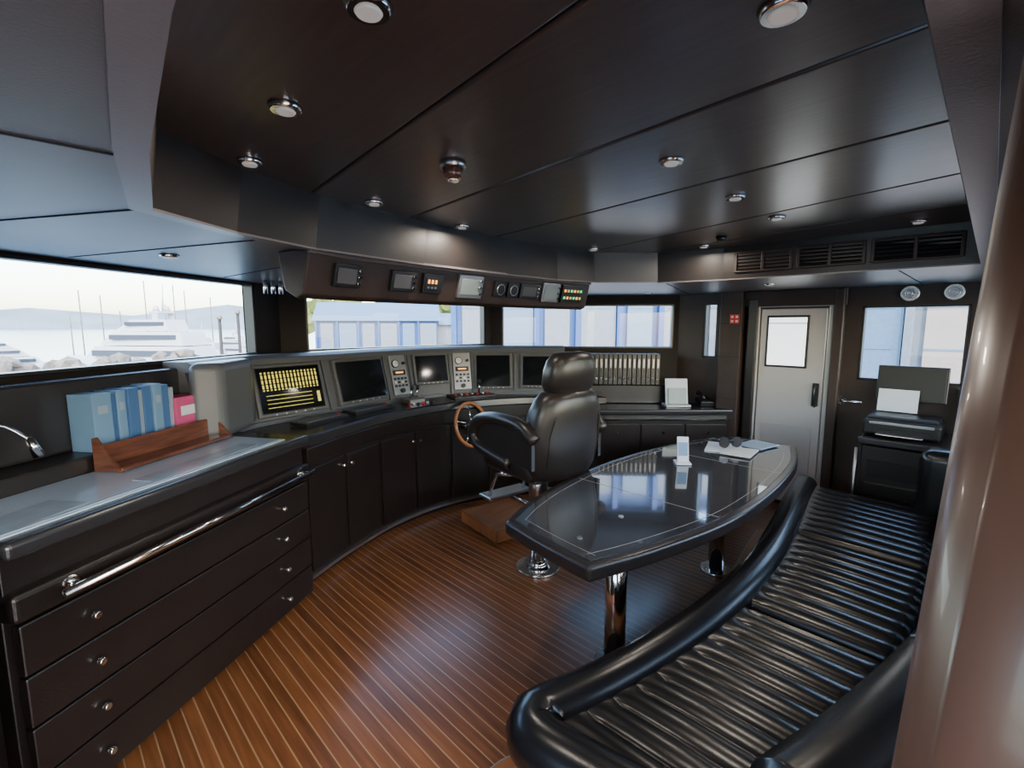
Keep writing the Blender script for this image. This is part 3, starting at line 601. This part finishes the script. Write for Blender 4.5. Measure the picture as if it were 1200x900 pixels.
g=grp('wall_telephone'); box(g,'cradle',(4.75,.10,1.08),(.05,.08,.20),M_dark); tube(g,'handset',crom([(4.70,.10,.98),(4.67,.10,1.02),(4.67,.10,1.12),(4.70,.10,1.17)],5),.018,M_dark)
tube(g,'cord',[(4.69+.012*math.cos(k),.10+.012*math.sin(k),.97-.004*k) for k in [i*.6 for i in range(45)]],.003,M_dark,n=6)
for y in (.47,.22):
    g=grp('wall_speaker'); cyl(g,'rim',(4.78,y,1.885),(4.755,y,1.885),.058,M_steel,n=32,bev=.004); cyl(g,'cone',(4.756,y,1.885),(4.752,y,1.885),.046,M_white,n=32)
    for r in (.015,.03): tube(g,'ring_%d'%int(r*1000),[(4.751,y+r*math.cos(t),1.885+r*math.sin(t)) for t in [2*math.pi*i/24 for i in range(24)]],.003,M_steel,True,n=6)

# ------------------------------------------------------------------ door jamb pillar at right
g=grp('wooden_pillar')
pp=[(.62,-.010),(.66,.016),(.72,.024),(.80,.024),(.86,.012),(.90,-.03),(.90,-.30),(.62,-.30)]
crom2=[tuple(v) for v in crom([Vector(p) for p in pp[:6]],5)]+pp[6:]
n_=len(crom2)
vs=[(x,y+.072,0) for x,y in crom2]+[(x,y-.024,1.95) for x,y in crom2]
ob=mesh(g,'post',vs,[tuple(range(n_)),tuple(range(n_,2*n_))]+[(i,(i+1)%n_,n_+(i+1)%n_,n_+i) for i in range(n_)],M_pillar)
for p in ob.data.polygons: p.use_smooth = len(p.vertices)==4

# ------------------------------------------------------------------ outside
mesh(None,'sea_water',[(-600,-100,-4.5),(600,-100,-4.5),(600,1500,-4.5),(-600,1500,-4.5)],[(0,1,2,3)],M_water)
g=grp('quay'); box(g,'apron',(72,20,-3.9),(110,50,1.78),M_quay,bev=0)
g=grp('quay'); box(g,'apron',(55,76,-3.9),(46,34,1.78),M_quay,bev=0)
def shed(name,c,s,rz,wall,stripes=None,roofh=3,panel=None):
    g=grp(name); M=Matrix.Translation(c)@Matrix.Rotation(rz,4,'Z'); x,y,z=s[0]/2,s[1]/2,s[2]
    mesh(g,'walls',[(-x,-y,0),(x,-y,0),(x,y,0),(-x,y,0),(-x,-y,z),(x,-y,z),(x,y,z),(-x,y,z)],[(0,1,5,4),(1,2,6,5),(2,3,7,6),(3,0,4,7),(4,5,6,7)],wall,M=M)
    mesh(g,'roof',[(-x-.6,-y-.6,z),(x+.6,-y-.6,z),(x+.6,y+.6,z),(-x-.6,y+.6,z),(-x-.6,0,z+roofh),(x+.6,0,z+roofh)],[(0,1,5,4),(2,3,4,5),(0,4,3),(1,2,5),(0,1,2,3)],M_broof,M=M)
    if stripes:
        k=int(s[0]/stripes)
        for i in range(k):
            xx=-x+(i+.5)*s[0]/k
            box(g,'door_panel_%d'%i,(xx,-y-.1,z*.47),(s[0]/k*(.84 if i%2 else .60),.25,z*.92),(panel or M_bwhite) if i%3!=1 else M_broof,M=M,bev=0)
            box(g,'pier_%d'%i,(xx-s[0]/k/2,-y-.2,z*.5),(.3,.5,z),wall,M=M,bev=0)
            for j in range(4): box(g,'seam_%d%d'%(i,j),(xx,-y-.24,z*(.2+.2*j)),(s[0]/k*.6,.04,.08),M_broof,M=M,bev=0)
    return g
shed('hangar_building',(29.6,17.4,-3),(24,10,14),-.785,M_bwall,2.4,2)
shed('boatyard_building',(41,72,-3),(18,12,5.2),-.55,M_bwall,3,3.0)
shed('boatyard_building',(55,66,-3),(12,10,4.6),-.6,M_bwhite,None,2.0)
shed('warehouse_building',(32,3.9,-3),(8,10,9),-1.57,M_bwhite,2.6,2,M_bpink)
shed('warehouse_building',(32,-4.6,-3),(8,10,10),-1.57,M_bwall,4,2)
def trees(name,pts,r):
    g=grp(name); bm=bmesh.new()
    for (x,y,z) in pts:
        for k in range(6):
            m=Matrix.Translation((x+random.uniform(-1,1)*r,y+random.uniform(-1,1)*r,z+random.uniform(-1.2,.5)*r))@Matrix.Scale(r*random.uniform(.5,.9),4); bmesh.ops.create_icosphere(bm,subdivisions=2,radius=1,matrix=m)
    for v in bm.verts: v.co+=Vector((random.uniform(-.25,.25),random.uniform(-.25,.25),random.uniform(-.25,.25)))*r*.5
    me=bpy.data.meshes.new(name); bm.to_mesh(me); bm.free(); addob(g,'foliage',me,M_tree)
trees('tree_line',[(44+i*4.0,116-i*2.2,5.0+1.8*random.random()) for i in range(14)],3.2)
def yacht(name,c,s,rz):
    g=grp(name); M=Matrix.Translation(c)@Matrix.Rotation(rz,4,'Z')@Matrix.Scale(s,4)
    secs=[]
    for x,hw,zb in [(-10,2.2,.1),(-6,2.5,0),(0,2.6,0),(5,2.2,.1),(8.5,1.2,.5),(10.5,.15,1.6)]:
        top=2.4+max(0,x)*.06; secs.append([(x,-hw,top),(x,-hw*.85,top*.5+zb*.5),(x,-hw*.25,zb),(x,hw*.25,zb),(x,hw*.85,top*.5+zb*.5),(x,hw,top)])
    loft(g,'hull',secs,M_hull,M)
    for k,(x0,x1,hw,z0,z1) in enumerate([(-7.5,5.5,2.1,2.4,4.2),(-6.5,3.2,1.8,4.3,5.8),(-4.5,1.2,1.4,5.9,7.1)]):
        mesh(g,'deckhouse_%d'%k,[(x0,-hw,z0),(x1+1.2,-hw*.8,z0),(x1+1.2,hw*.8,z0),(x0,hw,z0),(x0+.4,-hw*.9,z1),(x1-.6,-hw*.7,z1),(x1-.6,hw*.7,z1),(x0+.4,hw*.9,z1)],[(0,1,2,3),(4,5,6,7),(0,1,5,4),(1,2,6,5),(2,3,7,6),(3,0,4,7)],M_hull,M=M)
        box(g,'glazing_%d'%k,((x0+x1)/2+.2,0,(z0+z1)/2+.15),((x1-x0)*.86,hw*1.93,(z1-z0)*.35),M_glassd,M=M,bev=0)
    box(g,'arch',(-2.5,0,7.9),(1.2,2.2,.25),M_hull,M=M,bev=.05)
    for s_ in (-1,1): box(g,'arch_leg_%d'%(s_+1),(-2.6,s_,7.5),(.7,.15,1.),M_hull,M=M,bev=.03)
    cyl(g,'mast',(-2.6,0,7.9),(-2.9,0,11.),.10,M_hull,M=M,r2=.04)
    for s_ in (-1,1): cyl(g,'dome_%d'%(s_+1),(-2.5,.7*s_,8),(-2.5,.7*s_,8.6),.35,M_hull,M=M,r2=.2)
yacht('motor_yacht',(8.5,64,-4.6),.95,2.2); yacht('motor_yacht',(-3,80,-4.6),.6,.3); yacht('motor_yacht',(17,86,-4.6),.6,2.5); yacht('motor_yacht',(24,92,-4.6),.6,1.9)
g=grp('rock_breakwater'); bm=bmesh.new()
for i in range(460):
    x=random.uniform(-9,10); yy=44+random.uniform(-5,5)+x*.3; z=-4.2+random.uniform(0,3.7)-abs(yy-44-x*.3)*.35
    m=Matrix.Translation((x,yy,z))@Matrix.Rotation(random.random()*6,4,'Z')@Matrix.Diagonal((random.uniform(.4,.9),random.uniform(.4,.8),random.uniform(.3,.6),1)); bmesh.ops.create_icosphere(bm,subdivisions=1,radius=1,matrix=m)
for v in bm.verts: v.co+=Vector((random.uniform(-.12,.12),random.uniform(-.12,.12),random.uniform(-.12,.12)))
me=bpy.data.meshes.new('rocks'); bm.to_mesh(me); bm.free(); addob(g,'rocks',me,M_rock)
g=grp('mooring_posts')
for i,(x,yy) in enumerate([(9.3,38),(10.6,38.5),(11.6,40)]):
    cyl(g,'post_%d'%i,(x,yy,-5),(x,yy,2.0+.4*(i%2)),.10,M_groove,n=10); cyl(g,'cap_%d'%i,(x,yy,2.0+.4*(i%2)),(x,yy,2.3+.4*(i%2)),.16,M_rock,n=10)
g=grp('sailboat_masts')
for i in range(10):
    x=5+i*2.6+random.uniform(-1,1); yy=116+random.uniform(-4,4); cyl(g,'mast_%d'%i,(x,yy,-4.6),(x,yy,5+random.uniform(-2,6)),.10,M_rock,n=8)
g=grp('distant_hill'); P=[(-500,18),(-300,30),(-120,12),(0,26),(120,16),(260,38),(420,22),(600,30)]
vs=[(x,900,-9) for x,_ in P]+[(x,1000,h) for x,h in P]; n_=len(P)
mesh(g,'ridge',vs,[(i,i+1,n_+i+1,n_+i) for i in range(n_-1)],M_hill,True)

# ------------------------------------------------------------------ lights
w=bpy.data.worlds.new('World'); SC.world=w; w.use_nodes=True; nt=w.node_tree; bg=nt.nodes['Background']
sky=nt.nodes.new('ShaderNodeTexSky'); sky.sky_type='NISHITA'; sky.sun_disc=False; sky.sun_elevation=math.radians(42); sky.sun_rotation=math.radians(200); sky.air_density=1.2; sky.dust_density=2.0
nt.links.new(sky.outputs[0],bg.inputs[0]); bg.inputs[1].default_value=.95
sd=bpy.data.lights.new('sun','SUN'); sd.energy=3.6; sd.angle=.02; sd.color=(1,.94,.86); so=bpy.data.objects.new('sun',sd); COL.objects.link(so)
so.rotation_euler=Vector((.75,.55,-.95)).to_track_quat('-Z','Y').to_euler()
def area(name,loc,size,e,rot=(0,0,0),col=(1,.88,.74),sy=None):
    d=bpy.data.lights.new(name,'AREA'); d.energy=e; d.color=col; d.size=size
    if sy: d.shape='RECTANGLE'; d.size_y=sy
    o_=bpy.data.objects.new(name,d); COL.objects.link(o_); o_.location=loc; o_.rotation_euler=rot; return o_
for i,(x,y) in enumerate([(.46,1.20),(1.43,.74),(2.51,.76),(1.60,1.90),(3.08,1.35)]):
    area('downlight_lamp',(x,y,CEI-.03),.07,2.)  # added fill lights under downlights that look switched off
# ------------------------------------------------------------------ camera
cd=bpy.data.cameras.new('camera'); cd.sensor_width=36; cd.lens=560*36/1200; cd.clip_start=.02; cd.clip_end=3000
co=bpy.data.objects.new('camera',cd); COL.objects.link(co); co.location=(0,0,1.65); co.rotation_euler=(math.radians(90-7.1),0,math.radians(-45)); SC.camera=co
SC.view_settings.exposure=1.35
